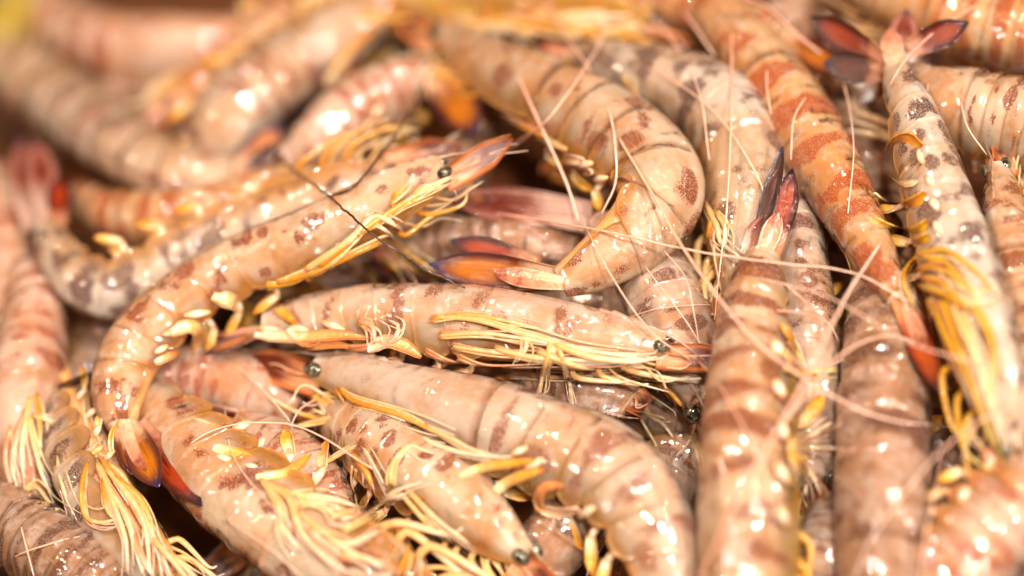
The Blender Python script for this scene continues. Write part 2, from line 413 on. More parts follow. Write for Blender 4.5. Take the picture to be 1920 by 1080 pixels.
COUNT = [0]
def prawn(label, mat, pts, phi=0, tail=None, legs='leg_cream', nlegs=5, blades='blade_gold', nswim=5, rostrum=None,
          legs_px=(), straps=(), whites=(), antennae=(), group='prawns piled in the heap', fan='tail_amber', eyes=True, spread=1.0, detail=1.0,
          register_it=False, antennules=2, tail_mul=1.0):
    COUNT[0] += 1; seed = COUNT[0]; rg = random.Random(seed*13+5)
    A = []
    ph = phi if isinstance(phi, (list, tuple)) else [phi]*len(pts)
    for (x, y, h, w), f in zip(pts, ph):
        A.append(np.r_[place(x, y, h), cm(w, x, y, h), math.radians(f)])
    C, L = spline(A, 80)
    S = np.linspace(0, 1, 80)
    P, W, PH = C[:, :3], np.maximum(C[:, 3], .05), C[:, 4]
    T = unit(np.gradient(P, axis=0))
    for _ in range(3): T = unit(np.vstack([T[:1], (T[:-2]+2*T[1:-1]+T[2:])/4, T[-1:]]))
    V = unit(CAM-P); Vp = unit(V-(V*T).sum(1, keepdims=True)*T); Sd = np.cross(Vp, T)
    D = unit(np.cos(PH)[:, None]*Vp+np.sin(PH)[:, None]*Sd); Lt = np.cross(T, D)
    def at(s, X):
        s = np.atleast_1d(s)
        if X.ndim == 1: return np.interp(s, S, X)
        return np.stack([np.interp(s, S, X[:, k]) for k in range(3)], -1)
    wref = float(at(.32, W)[0]); wref = max(wref, .8*W.max())
    origin = at(.45, P)[0]-np.array([0, 0, wref*.9])
    root = bpy.data.objects.new('prawn', None); COL.objects.link(root); root.location = origin*.01
    root.empty_display_size = .01
    tag(root, label, 'prawn', group)
    def put(name, VFU, m, parent=None, along=None):
        return mesh(name, *VFU, m, parent or root, origin, seed, along)
    def section(s, th, f, hang=.55, keel=0.0):
        """points of a ring pattern: s along, th round from the back (0) to the belly (pi)"""
        s2, th2 = np.broadcast_arrays(s, th)
        p, w, d, l = (at(s2.ravel(), X) for X in (P, W, D, Lt))
        t = th2.ravel(); ff = np.broadcast_to(f, s2.shape).ravel()
        st, ct = np.sin(t), np.cos(t)
        low = np.abs(t) > np.pi/2
        x = np.where(low, np.sign(st)*np.abs(st)**hang, st)*.88
        y = ct*1.0 + keel*np.exp(-(t/.16)**2)
        y = np.where(low, y*.92, y)
        r = w*ff
        return (p+d*(y*r)[:, None]+l*(x*r)[:, None]).reshape(s2.shape+(3,))
    def shell(name, s0, s1, thmax, f0, f1, nS, nT, m, keel=0.0, thick=.03, wob=.012):
        s = np.linspace(s0, s1, nS); k = np.linspace(0, 1, nS)
        tm = thmax(k)
        th = np.linspace(-1, 1, nT)[None, :]*tm[:, None]
        f = f0+(f1-f0)*k**1.5
        f = f + wob*np.sin(k*5+seed)
        if name == 'abdomen_segment': f = f*(1+.03*np.sin(np.pi*k)); f = f*(1-.26*k**2.5) if s1 > .99 else f
        ph_ = rg.random()*6
        lobes = .07*np.clip((np.abs(th)-1.55)/.6, 0, 1) if name == 'abdomen_segment' else 0
        if name == 'carapace':
            f = f*(1+.055*np.sin(np.pi*np.clip(k*.85+.1, 0, 1)))
            lobes = -.035*np.exp(-((k[:, None]-.40-.12*np.abs(th)/np.pi)/.025)**2)*(np.abs(th) < 1.5) + .02*np.exp(-((np.abs(th)-1.25)/.1)**2)*(k[:, None] < .6)
        f = f[:, None]*(1+lobes)*(1+.018*np.sin(th*3.1+ph_)*np.sin(k*3.3+ph_)[:, None]+.012*np.sin(th*7+2*ph_))
        # the hind edge of a plate bulges back over the next one along the back
        s_ = s[:, None] + (.014*np.cos(th*1.2)-.004)*(k**2)[:, None]*(name == 'abdomen_segment')*(s1 < .99)
        G = section(np.clip(s_, 0, 1), th, f, keel=keel)
        du = np.gradient(G, axis=0); dv = np.gradient(G, axis=1); N = unit(np.cross(dv, du))
        UV = np.stack(np.broadcast_arrays(s[:, None], th/np.pi), -1)
        return put(name, sheet(G, UV, thick, N), m, along=np.tile(np.repeat(k, nT), 2))
    # soft body inside the plates
    s = np.linspace(.0, 1, 26); th = np.linspace(-np.pi, np.pi, 16, endpoint=False)
    G = section(s[:, None], th[None, :], (np.where(s < .05, .7+s*4, .9)*(1-.2*np.clip((s-.85)/.15, 0, 1)**2))[:, None], hang=.8)
    Vb = G.reshape(-1, 3); F = grid_faces(26, 16, 0, True, True)
    F += [tuple(range(16)), tuple(25*16+k for k in range(15, -1, -1))]
    UV = np.stack(np.broadcast_arrays(s[:, None], th[None, :]/np.pi), -1).reshape(-1, 2)
    put('flesh', (Vb, F, UV), 'flesh')
    # plates
    shell('carapace', .0, .415, lambda k: np.radians(108+24*np.sin(np.pi*np.clip(k*.9+.08, 0, 1))), .97, 1.02, 20, 27, mat, keel=.07)
    for i in range(6):
        a, b = SB[i], SB[i+1]
        big = [128, 138, 132, 130, 128, 112][i]
        shell('abdomen_segment', a-.004, b+(.014 if i < 5 else 0), lambda k: np.radians(big-22+24*np.clip(np.sin(np.pi*np.clip(k*.94+.03, 0, 1)), 0, 1)**.6),
              .970, 1.015, 9, 25, mat, keel=.05 if i > 2 else .015)
    # beak with saw teeth along its upper edge
    p0, d0, t0, l0 = at(.01, P)[0], at(.01, D)[0], at(.02, T)[0], at(.01, Lt)[0]
    tip = p0-t0*L*.16+d0*wref*.25 if rostrum is None else place(rostrum[0], rostrum[1], rostrum[2] if len(rostrum) > 2 else pts[0][2])
    ss = np.linspace(.24, .0, 10)
    up = at(ss, P)+at(ss, D)*(at(ss, W)*1.02)[:, None]
    ctrl = np.vstack([up, (up[-1]*.55+tip*.45)+d0*wref*.05, tip])
    R_, _ = spline(ctrl, 34); k = np.linspace(0, 1, 34)
    hgt = wref*(.03+.15*np.sin(np.clip(k*1.15, 0, 1)*np.pi)**.8)*(1-k**3)+.01
    teeth = hgt*.55*(1-((k*9) % 1.0))*(k > .12)*(k < .85)
    Dn = at(np.clip(.24*(1-k*1.6), 0, 1), D); Ln = at(np.clip(.24*(1-k*1.6), 0, 1), Lt)
    tk = (wref*.07*(1-k)+.015)[:, None]
    ring = np.stack([R_+Dn*(hgt*.55+teeth)[:, None], R_+Ln*tk, R_-Dn*(hgt*.6)[:, None], R_-Ln*tk], 1)
    UV = np.stack(np.broadcast_arrays((.3-.3*k)[:, None], np.array([0, .1, .15, .1])), -1).reshape(-1, 2)
    F = grid_faces(34, 4, 0, True, True)+[(0, 1, 2, 3), tuple(33*4+q for q in (3, 2, 1, 0))]
    ro = put('rostrum', (ring.reshape(-1, 3), F, UV), mat)
    fwd = -t0
    # face: eyes on stalks, leaf-shaped antennal scales, antennules
    for sd in (1, -1):
        e = p0+l0*sd*(float(at(.02, W)[0])*.72)+d0*.16*wref+fwd*.02*wref
        if eyes:
            b = p0+l0*sd*.2*wref-fwd*.12*wref+d0*.1*wref
            put('eyestalk', tube(np.linspace(b, e, 4), np.linspace(.16, .12, 4)*wref, 7), mat)
            put('eye', ball(e+fwd*.04*wref, np.array([.27, .19, .19])*wref, np.array([fwd, l0, d0])), 'eye')
        b = p0+l0*sd*.30*wref-d0*.22*wref-fwd*.08*wref
        q = b+fwd*L*.175-l0*sd*.20*wref+d0*.20*wref
        put('antennal_scale', leaf(b, q, .42*wref, d0*.6+l0*sd*.8, bend=.02, cup=.2, tip=.12, base=.75, rib=.03), 'scale')
        for a in range(antennules):
            lf = L*rg.uniform(.11, .16)
            c = np.array([b+fwd*.1*wref+d0*.2*wref, b+fwd*L*.06+d0*.16*wref,
                          b+fwd*lf*.8-l0*sd*(.05+.15*rg.random())*wref+d0*rg.uniform(-.1, .3)*wref,
                          b+fwd*lf*1.25-l0*sd*(-.1+.3*rg.random())*wref+d0*rg.uniform(-.3, .35)*wref])
            Q, _ = spline(c, 14)
            put('antennule', tube(Q, np.linspace(.05, .012, 14)*wref, 6), 'leg_pink')
    # walking legs folded along the breast
    for i in range(nlegs):
        s0 = .10+.055*i
        p, d, t, l, w = (at(s0, X)[0] for X in (P, D, T, Lt, W))
        for sd in (1, -1):
            r0 = p+l*sd*.45*w-d*.72*w
            j = lambda a: rg.uniform(-a, a)
            r1 = r0+l*sd*(.35+j(.12))*w-d*(.26+j(.1))*w-t*(.35+j(.2))*w
            r2 = r1-t*(1.15+j(.35))*wref+l*sd*j(.25)*wref-d*(.10+j(.2))*wref
            r3 = r2-t*(.55+j(.35))*wref+l*sd*j(.45)*wref+d*(.05+j(.35))*wref
            Q, _ = spline([r0, r1, r2, r3], 14)
            put('walking_leg', tube(Q, np.interp(np.linspace(0, 1, 14), [0, .3, .8, 1], [.10, .09, .05, .02])*wref, 6), legs)
    for i in range(4 if detail >= 1 else 0):
        p, d, t, l, w = (at(.05+.03*i, X)[0] for X in (P, D, T, Lt, W))
        for sd in (1, -1):
            j = lambda a: rg.uniform(-a, a)
            r0 = p+l*sd*.4*w-d*.7*w
            r1 = r0-t*.5*wref+l*sd*(.25+j(.2))*w-d*(.25+j(.2))*w
            r2 = r1-t*(.7+j(.3))*wref+l*sd*j(.4)*wref-d*j(.3)*wref
            r3 = r2-t*(.4+j(.4))*wref+l*sd*j(.5)*wref+d*j(.4)*wref
            Q, _ = spline([r0, r1, r2, r3], 12)
            put('mouth_feeler', tube(Q, np.linspace(.055, .015, 12)*wref, 5), 'leg_cream')
    # swimmerets: a pale stub and a golden blade below every plate
    for i in range(nswim):
        s0 = (SB[i]+SB[i+1])/2
        p, d, t, l, w = (at(s0, X)[0] for X in (P, D, T, Lt, W))
        for sd in (1, -1):
            j = lambda a: rg.uniform(-a, a)
            r0 = p+l*sd*.52*w-d*.70*w
            r1 = r0-d*(.42+j(.08))*wref+t*j(.12)*wref+l*sd*(.06+j(.08))*wref
            Q, _ = spline([r0, r1], 8); x = np.linspace(0, 1, 8)
            sw = put('swimmeret', tube(Q, (.045+.05*np.sin(np.clip(x*.9+.1, 0, 1)*np.pi))*wref, 8, flat=.8), 'white')
            r2 = r1+t*(.65+j(.25))*wref-d*(.40+j(.3))*wref+l*sd*j(.35)*wref
            put('blade', leaf(r1+d*.06*wref, r2, .14*wref, l*sd+t*.4+d*j(.5), bend=j(.5), cup=.4, tip=.25, base=.7, na=9, nb=5), blades, sw)
    # tail fan
    pe, te, de, le, we = (at(1.0, X)[0] for X in (P, T, D, Lt, W))
    if tail is None:
        tl = max(.95*wref, .13*L)*1.15*tail_mul
        put('telson', leaf(pe-te*.1*wref, pe+te*tl*.9, .22*wref, de, cup=-.5, tip=.9, base=.9, rib=.03), 'telson')
        for sd in (1, -1):
            for a, wd, ln in ((.20, .27, 1.0), (.48, .32, 1.08)):
                a *= spread*(1+rg.uniform(-.25, .25))
                dr = te*math.cos(a)+le*sd*math.sin(a)-de*(.06+.1*rg.random())
                put('tail_blade', leaf(pe-te*.05*wref+le*sd*.15*wref-de*.08*wref*a, pe+dr*tl*ln, wd*wref, de+le*sd*.25, bend=rg.uniform(-.08, .05), cup=.15, tip=.22, base=.5), fan)
    else:
        for (m, x0, y0, h0, x1, y1, h1, wp, roll) in tail:
            a, b = place(x0, y0, h0), place(x1, y1, h1)
            ax = unit(b-a); v = unit(CAM-a); v = unit(v-np.dot(v, ax)*ax); sdv = np.cross(v, ax)
            n = v*math.cos(math.radians(roll))+sdv*math.sin(math.radians(roll))
            nm = 'telson' if m == 'telson' else 'tail_blade'
            put(nm, leaf(a, b, cm(wp, x1, y1, h1), n, bend=.05, cup=-.35 if nm == 'telson' else .18, tip=.5 if nm == 'telson' else .22, base=.62, na=18, nb=9, rib=.035), 'telson' if nm == 'telson' else m)
    # traced limbs, draped over what they lie on
    for spec in legs_px:
        m, r, line = spec[:3]
        r = r*.58; Q, C2, h2 = drape(line, off=cm(r, line[0][0], line[0][1], 1)*.8)
        n = len(Q); rr = cm(r, line[0][0], line[0][1], 1)*np.interp(np.linspace(0, 1, n), [0, .15, .6, .9, 1], [.8, 1, .8, .5, .18])
        # joints: slight swellings
        rr = rr*(1+.16*np.exp(-((np.linspace(0, 1, n)-.38)/.04)**2)+.14*np.exp(-((np.linspace(0, 1, n)-.72)/.04)**2))
        put('walking_leg', tube(Q, rr, 8), m)
        jr = np.random.default_rng(seed*31+len(line)); 
        for q in range(4):
            dx, dy = jr.uniform(-17, 17, 2); f = jr.uniform(.8, 1.12)
            l2 = [(line[0][0]+(x-line[0][0])*f+dx*(.3+k/len(line))+jr.uniform(-4, 4), line[0][1]+(y-line[0][1])*f+dy*(.3+k/len(line))+jr.uniform(-4, 4)) for k, (x, y) in enumerate(p_[:2] for p_ in line)]
            Q, _, _ = drape(l2, off=.05)
            n = len(Q); put('mouth_feeler', tube(Q, np.interp(np.linspace(0, 1, n), [0, .2, 1], [.5, .55, .15])*cm(r, l2[0][0], l2[0][1], 1), 5), jr.choice(['leg_cream', 'leg_pink', m]))
    for spec in straps:
        m, r, line = spec[:3]; roll = spec[3] if len(spec) > 3 else 20
        Q, C2, h2 = drape(line, off=.10)
        v = unit(CAM-Q); Tq = unit(np.gradient(Q, axis=0)); v = unit(v-(v*Tq).sum(1, keepdims=True)*Tq); sdv = np.cross(v, Tq)
        n = v*math.cos(math.radians(roll))+sdv*math.sin(math.radians(roll))
        put('swimmeret', ribbon(Q, cm(r, line[0][0], line[0][1], 1), n), m)
    for (x, y, x1, y1, r) in whites:
        Q, C2, h2 = drape([(x, y), ((x+x1)/2, (y+y1)/2), (x1, y1)], off=.03, step=4)
        k = np.linspace(0, 1, len(Q)); Q = Q-(CAM-Q)/66*cm(r, x, y, 1)*.45
        put('swimmeret', tube(Q, cm(r, x, y, 1)*(.12+.62*np.sin(np.clip(k*.9+.07, 0, 1)*np.pi)**.7), 9), 'white')
    for spec in antennae:
        r, line = spec[:2]; lift = spec[2] if len(spec) > 2 else .15; m = spec[3] if len(spec) > 3 else 'antenna'
        Q, C2, h2 = drape(line, off=.10, taut=True, lift=lift, step=12)
        n = len(Q)
        wig = .012*np.sin(np.arange(n)*.9+seed)
        Q = Q+np.array([0, 0, 1])*wig[:, None]
        r = r*.48; put('antenna', tube(Q, cm(r, line[0][0], line[0][1], 2)*np.linspace(1, .6, n)*(1+.08*np.sin(np.arange(n)*2.1)), 7), m)
    return root

def copy_tree(o, parent=None):
    c = o.copy(); COL.objects.link(c)
    if parent: c.parent = parent
    for ch in KIDS.get(o.name, ()): copy_tree(ch, c)
    return c
# ------------------------------------------------------------------ the heap: every prawn traced head -> tail
# (x, y in photograph pixels, height over the heap in cm, half breadth in pixels)
Z = []
def P_(label, mat, pts, phi=0, **kw): Z.append((label, mat, pts, phi, kw))

P_('cream prawn with rusty spots curving round on top, its head pointing up to the right', 'cream',
   [(838,320,3.9,30),(785,348,3.8,46),(720,383,3.6,56),(640,425,3.4,61),(560,461,3.1,63),(480,489,3.0,61),(400,524,2.9,58),(330,576,2.7,60),(270,636,2.5,62),(235,700,2.4,60),(225,755,2.4,54),(230,800,2.4,40)], -66,
   rostrum=(908,284,4.1), nlegs=2, nswim=3, legs='leg_yellow',
   tail=[('tail_red',255,795,2.5,380,953,2.6,34,10),('tail_amber',238,795,2.7,300,915,2.9,34,-14),('tail_amber',225,800,2.6,262,900,2.6,26,20),('telson',232,790,2.75,275,885,2.8,17,0)],
   legs_px=[('leg_cream',13,[(575,505),(593,493),(653,453),(693,412),(713,407),(747,427),(773,460)]),
            ('leg_yellow',12,[(570,515),(597,505),(640,487),(687,465),(727,453),(770,480),(813,507),(867,537)]),
            ('leg_yellow',10,[(575,522),(590,527),(623,530),(667,507),(693,487),(720,488),(743,503),(758,533),(758,560)]),
            ('leg_gold',9,[(650,480),(657,487),(667,503),(693,510),(702,527),(693,557),(680,582)]),
            ('leg_yellow',11,[(600,498),(647,462),(687,427),(733,397),(780,367),(850,332)]),
            ('leg_cream',7,[(770,372),(795,352),(820,342),(846,330)]),
            ('leg_yellow',12,[(520,530),(570,515),(610,500),(640,480),(665,455)]),
            ('leg_gold',10,[(500,535),(545,530),(590,510),(640,500)]),
            ('leg_cream',5,[(762,455),(766,470),(768,485)]),
            ('leg_yellow',9,[(735,385),(745,365),(760,350),(765,340)])],
   straps=[('blade_gold',15,[(400,556),(440,568),(462,590),(458,618),(436,648)]),
           ('blade_gold',13,[(320,625),(350,612),(369,620),(371,650),(360,690)]),
           ('blade_gold',10,[(478,555),(500,562),(528,585),(557,607)]),
           ('blade_gold',11,[(510,550),(560,545),(600,545),(632,552)]),
           ('blade_pink',8,[(340,612),(370,620),(400,610),(398,625)]),
           ('blade_pink',7,[(290,680),(318,668),(340,658)])],
   whites=[(345,592,395,585,10),(305,628,350,617,9),(290,662,315,648,8),(398,557,430,578,10)],
   antennae=[(6,[(905,305),(960,275),(1030,220),(1095,130),(1130,70),(1142,20)],.9)])

P_('pale prawn lying belly up behind the spotted one, its tail fan raised', 'spot',
   [(742,318,2.1,26),(660,346,2.1,52),(560,386,2.1,62),(460,428,2.0,63),(370,470,1.9,58),(290,510,1.8,60),(215,540,1.8,60),(152,520,1.9,52),(112,470,2.0,42),(92,425,2.2,32)], 62,
   nlegs=3, nswim=3, legs='leg_yellow',
   tail=[('tail_clear',60,430,2.3,38,262,2.8,28,25),('tail_clear',95,420,2.3,66,262,3.0,30,-10),('tail_red',110,425,2.2,112,330,2.6,22,10)],
   legs_px=[('leg_yellow',10,[(470,378),(505,352),(560,333),(620,318),(690,272)]),
            ('leg_cream',8,[(560,330),(560,300),(553,265),(540,245)]),
            ('leg_cream',8,[(607,325),(612,295),(625,272)]),
            ('leg_cream',7,[(640,315),(645,285),(650,250)]),
            ('leg_yellow',9,[(420,405),(438,375),(430,335)]),
            ('leg_gold',10,[(345,425),(360,400),(345,390)]),
            ('leg_cream',8,[(520,345),(580,335),(640,325)])],
   whites=[(420,378,450,368,9)])

P_('large cream prawn curled in a half circle with its yellow tail over the gap', 'cream',
   [(828,72,1.5,26),(890,112,1.6,46),(965,152,1.8,64),(1045,192,2.0,78),(1125,237,2.1,85),(1195,290,2.2,88),(1233,352,2.3,88),(1212,412,2.3,80),(1158,462,2.3,68),(1102,500,2.3,56),(1050,528,2.3,42)], 68,
   nlegs=3, nswim=3, legs='leg_yellow',
   tail=[('tail_amber',1045,522,2.4,806,495,2.6,34,8),('tail_red',1010,500,2.1,845,452,2.2,28,-20),('tail_dark',1030,530,2.0,830,520,2.0,26,15),('telson',1060,532,2.7,930,512,2.75,18,0)],
   legs_px=[('leg_yellow',11,[(1020,255),(985,240),(940,222),(903,212),(908,250),(925,285)]),
            ('leg_yellow',8,[(1010,262),(965,255),(945,232)]),
            ('leg_cream',8,[(1060,280),(1010,262),(985,262)])],
   straps=[('blade_pink',9,[(1095,302),(1055,298),(1025,308),(1015,325)]),('blade_pink',8,[(1110,322),(1065,318),(1025,325)]),('blade_gold',9,[(1118,360),(1075,338),(1030,332)]),('blade_pink',7,[(1120,345),(1070,328),(1028,318)])],
   whites=[(1075,312,1112,305,10),(1105,340,1140,332,10),(1118,375,1140,362,9)],
   antennae=[(7,[(872,66),(925,90),(965,135),(1010,228),(1060,338),(1086,416)],.4),(6,[(1020,-10),(1050,50),(1095,115),(1140,200),(1155,290),(1152,350),(1128,400)],.3)])

P_('thin glassy prawn under the curled one, its clear reddish tail showing', 'grey',
   [(1330,760,.4,40),(1300,690,.5,74),(1268,610,.6,84),(1228,530,.8,80),(1170,460,1.1,60),(1110,415,1.5,38)], 15,
   tail=[('tail_clear',1110,400,1.6,838,372,1.8,36,6),('tail_clear',1110,425,1.4,960,380,1.4,26,-30),('tail_red',1090,395,1.3,850,395,1.4,24,10)],
   legs_px=[('leg_yellow',16,[(1235,725),(1262,755),(1288,805),(1300,860)]),('leg_gold',12,[(1250,745),(1275,800),(1300,870)]),('leg_cream',9,[(1250,760),(1232,800),(1262,830),(1250,885)])],
   antennae=[(3.5,[(1210,500),(1240,540),(1285,600),(1325,665)],.2),(2.5,[(1175,595),(1230,580),(1290,572),(1335,572)],.1),(3,[(1245,470),(1285,520),(1300,580),(1312,650)],.1)])

P_('fat whitish prawn with big purple brown spots behind the curled one', 'spot',
   [(1395,570,1.0,40),(1400,490,1.1,64),(1395,400,1.2,80),(1392,320,1.3,86),(1375,245,1.3,88),(1325,188,1.2,80),(1258,155,1.1,70),(1185,132,1.0,56),(1125,118,.9,44),(1085,105,.8,34)], -34,
   nlegs=3, legs_px=[('leg_cream',11,[(1325,385),(1345,425),(1352,455),(1385,480)]),('leg_yellow',10,[(1335,410),(1325,470),(1332,540)]),('leg_cream',9,[(1345,400),(1360,430),(1355,470)]),('leg_yellow',9,[(1195,190),(1180,160),(1165,140)])],
   antennae=[(4,[(1180,-10),(1255,70),(1310,170),(1330,300)],.4),(3.5,[(1090,90),(1220,130),(1340,210),(1420,330),(1450,420)],.3),(4.5,[(1372,-20),(1372,120),(1370,260),(1362,400),(1350,500),(1340,600)],.5)])

P_('brown banded prawn lying head down with its dark red tail sticking up', 'gold',
   [(1400,1190,2.0,84),(1400,1090,2.2,94),(1400,990,2.4,98),(1400,890,2.6,98),(1402,790,2.6,92),(1405,700,2.6,82),(1410,620,2.5,72),(1420,545,2.5,60),(1432,480,2.5,46)], 30,
   nswim=5, nlegs=4, legs='leg_gold',
   tail=[('tail_dark',1415,478,2.5,1473,278,3.0,26,55),('tail_red',1448,478,2.5,1486,318,2.9,26,5),('tail_clear',1400,480,2.3,1440,400,2.6,22,20),('telson',1428,485,2.7,1460,400,2.9,18,0)],
   legs_px=[('leg_gold',10,[(1470,690),(1505,700),(1550,694),(1568,690)]),('leg_cream',10,[(1478,835),(1510,822),(1560,792)]),('leg_cream',9,[(1478,842),(1520,840),(1565,840)]),
            ('leg_gold',14,[(1480,850),(1502,880),(1512,905)]),('leg_cream',9,[(1495,850),(1522,890),(1538,925)]),('leg_cream',9,[(1490,860),(1510,900),(1508,930)]),
            ('leg_cream',9,[(1470,660),(1500,690),(1520,700)])],
   whites=[(1448,638,1468,668,14),(1452,712,1470,745,14),(1462,790,1474,825,13),(1455,868,1478,905,15),(1458,950,1475,985,14)],
   antennae=[(9,[(1310,1090),(1380,940),(1480,770),(1540,650),(1590,550),(1652,455)],1.4)])

P_('orange prawn with wide rusty cross bands running down to a narrow tail', 'orange',
   [(1290,-50,.6,40),(1345,22,.8,60),(1402,92,.9,68),(1450,160,1.1,74),(1500,232,1.3,78),(1550,312,1.5,74),(1598,400,1.7,60),(1643,488,2.0,46),(1684,562,2.2,33)], 6,
   tail=[('tail_orange',1680,545,2.2,1766,742,2.3,26,10),('tail_red',1668,555,2.1,1742,705,2.1,22,-25),('tail_orange',1700,560,2.0,1755,680,2.1,20,30),('telson',1688,555,2.2,1735,660,2.3,16,0)],
   antennae=[(4,[(1500,-10),(1570,120),(1600,260),(1590,400)],.4),(4,[(1548,118),(1515,175),(1488,225),(1483,300)],.3),(4,[(1445,95),(1437,150),(1446,215)],.3)])

P_('pale grey prawn head down with yellow legs and a red tail spread above', 'spot',
   [(1895,845,2.2,34),(1876,750,2.5,56),(1846,655,2.6,70),(1818,560,2.6,76),(1792,470,2.5,72),(1767,390,2.4,66),(1742,310,2.3,60),(1716,232,2.2,50),(1692,168,2.1,40),(1678,125,2.1,32)], -46,
   nlegs=3, nswim=3, legs='leg_gold',
   tail=[('tail_red',1662,120,2.1,1523,30,2.3,31,30),('tail_red',1700,92,2.1,1816,40,2.4,28,-25),('tail_dark',1655,135,1.8,1545,118,1.7,30,15),('tail_clear',1688,110,2.0,1700,20,2.0,28,0),('telson',1680,130,2.3,1668,55,2.5,20,0)],
   legs_px=[('leg_gold',9,[(1720,478),(1745,470),(1775,470),(1817,500),(1853,540),(1813,555)]),('leg_yellow',9,[(1722,505),(1740,500),(1780,512),(1813,547),(1842,560)]),
            ('leg_gold',9,[(1725,535),(1773,553),(1807,573),(1847,560)]),('leg_gold',8,[(1722,480),(1700,500),(1695,533),(1713,573)]),
            ('leg_yellow',10,[(1722,550),(1738,607),(1760,660),(1787,720),(1832,805)]),('leg_gold',11,[(1750,570),(1773,627),(1800,680),(1823,727),(1862,835)]),
            ('leg_cream',12,[(1785,575),(1807,627),(1833,680),(1850,740),(1882,835)]),('leg_gold',11,[(1828,575),(1853,627),(1862,680),(1855,745)]),
            ('leg_yellow',10,[(1740,560),(1757,620),(1785,690),(1810,760)]),('leg_gold',10,[(1765,565),(1795,640),(1822,700)]),('leg_cream',10,[(1800,585),(1828,650),(1845,720)]),
            ('leg_gold',9,[(1735,485),(1770,490),(1800,525),(1832,550)]),('leg_yellow',10,[(1728,520),(1765,530),(1800,560),(1840,575)]),('leg_cream',8,[(1712,490),(1712,540),(1735,600)])],
   straps=[('leg_yellow',13,[(1730,275),(1705,258),(1680,265),(1667,292),(1676,325),(1702,345),(1720,338)],35),('leg_yellow',12,[(1735,362),(1712,378),(1680,385),(1655,378),(1640,362)],35),
           ('leg_gold',12,[(1738,415),(1715,432),(1680,432),(1645,415),(1632,405)],35),('leg_gold',10,[(1742,440),(1715,455),(1690,448)],30)],
   whites=[(1722,280,1732,310,11),(1738,330,1752,352,12),(1745,372,1760,395,11),(1752,415,1765,440,11),(1712,240,1722,262,9)],
   antennae=[(4,[(1860,690),(1700,640),(1560,560),(1420,520)],.5),(4,[(1880,760),(1760,850),(1640,1000),(1600,1085)],.6),(5,[(1360,-20),(1440,15),(1500,70),(1560,118),(1612,190),(1672,272)],.5)])

P_('prawn at the right edge with a shiny black eye and a yellow head', 'gold',
   [(1872,318,1.2,24),(1885,395,1.4,48),(1905,480,1.5,62),(1925,570,1.5,68),(1945,680,1.4,66),(1965,800,1.2,60)], -18,
   rostrum=(1845,262,1.2), nlegs=4, legs='leg_yellow', antennae=[(4,[(1800,185),(1815,240),(1850,290)],.2)])
P_('cream prawn with a few dark spots lying across the upper right edge', 'cream',
   [(1700,158,.7,38),(1772,196,.9,74),(1850,216,1.0,84),(1945,238,1.0,84),(2045,290,.8,70)], 46,
   nlegs=4, antennae=[(4,[(1890,-20),(1780,40),(1700,110),(1640,210)],.2),(4,[(1745,120),(1740,160),(1735,200)],.1)])
P_('orange striped prawn at the top right corner behind the red tail fan', 'orange',
   [(1590,-40,.2,40),(1715,12,.4,62),(1830,45,.5,76),(1950,66,.5,76),(2080,90,.3,60)], 30, antennae=[(4,[(1880,-10),(1905,15),(1940,40)],.2)])

P_('smooth pale prawn stretched across the middle, many cream legs along its belly', 'pale',
   [(1248,653,1.9,27),(1185,645,2.0,42),(1095,634,2.1,56),(1000,624,2.1,67),(900,612,2.1,73),(810,602,2.0,70),(730,596,2.0,62),(650,597,1.9,56),(570,602,1.8,46),(500,612,1.7,36)], -72,
   rostrum=(1325,680,1.9), nlegs=3, nswim=4, blades='blade_pink',
   antennae=[(4,[(1310,676),(1360,740),(1430,880),(1450,1010)],.3),(4,[(1300,680),(1210,610),(1120,470),(1060,330)],.3)],
   legs_px=[('leg_cream',9,[(820,595),(890,600),(990,628),(1090,655),(1220,675)]),('leg_cream',8,[(825,630),(900,625),(980,635),(1060,650)]),
            ('leg_cream',9,[(1030,640),(1030,660),(1015,715),(1005,752),(960,760)]),('leg_cream',9,[(1045,645),(1052,665),(1066,712),(1076,765)]),
            ('leg_cream',9,[(860,672),(920,688),(1020,692),(1080,690)]),('leg_cream',7,[(980,625),(988,650),(970,678)]),
            ('leg_cream',7,[(1080,698),(1150,708),(1230,705),(1312,716)]),('leg_cream',12,[(1040,645),(1100,668),(1170,678),(1215,675),(1230,668)]),
            ('leg_cream',11,[(1010,660),(1080,685),(1150,692),(1200,682)]),('leg_pink',9,[(900,690),(980,702),(1060,708),(1130,700)]),
            ('leg_yellow',8,[(810,600),(870,590),(940,600),(1010,615)]),('leg_cream',8,[(850,650),(920,660),(1000,668),(1060,680)]),
            ('leg_pink',9,[(800,660),(850,680),(920,700),(1000,710)]),('leg_cream',10,[(930,655),(1000,670),(1080,675),(1140,680)]),
            ('leg_pink',12,[(650,652),(690,652),(735,640),(747,612),(728,600)]),('leg_pink',11,[(672,602),(698,612),(702,642)])],
   straps=[('blade_pink',11,[(478,628),(560,632),(640,628),(690,634)]),('blade_pink',10,[(490,650),(560,648),(620,645),(660,650)]),('blade_gold',9,[(500,660),(545,662),(600,660)]),
           ('blade_pink',13,[(690,655),(725,640),(760,650),(790,670)]),('blade_pink',10,[(540,618),(570,640),(600,640)])],
   whites=[(485,615,530,622,9),(545,612,580,622,9),(605,605,645,618,10)])

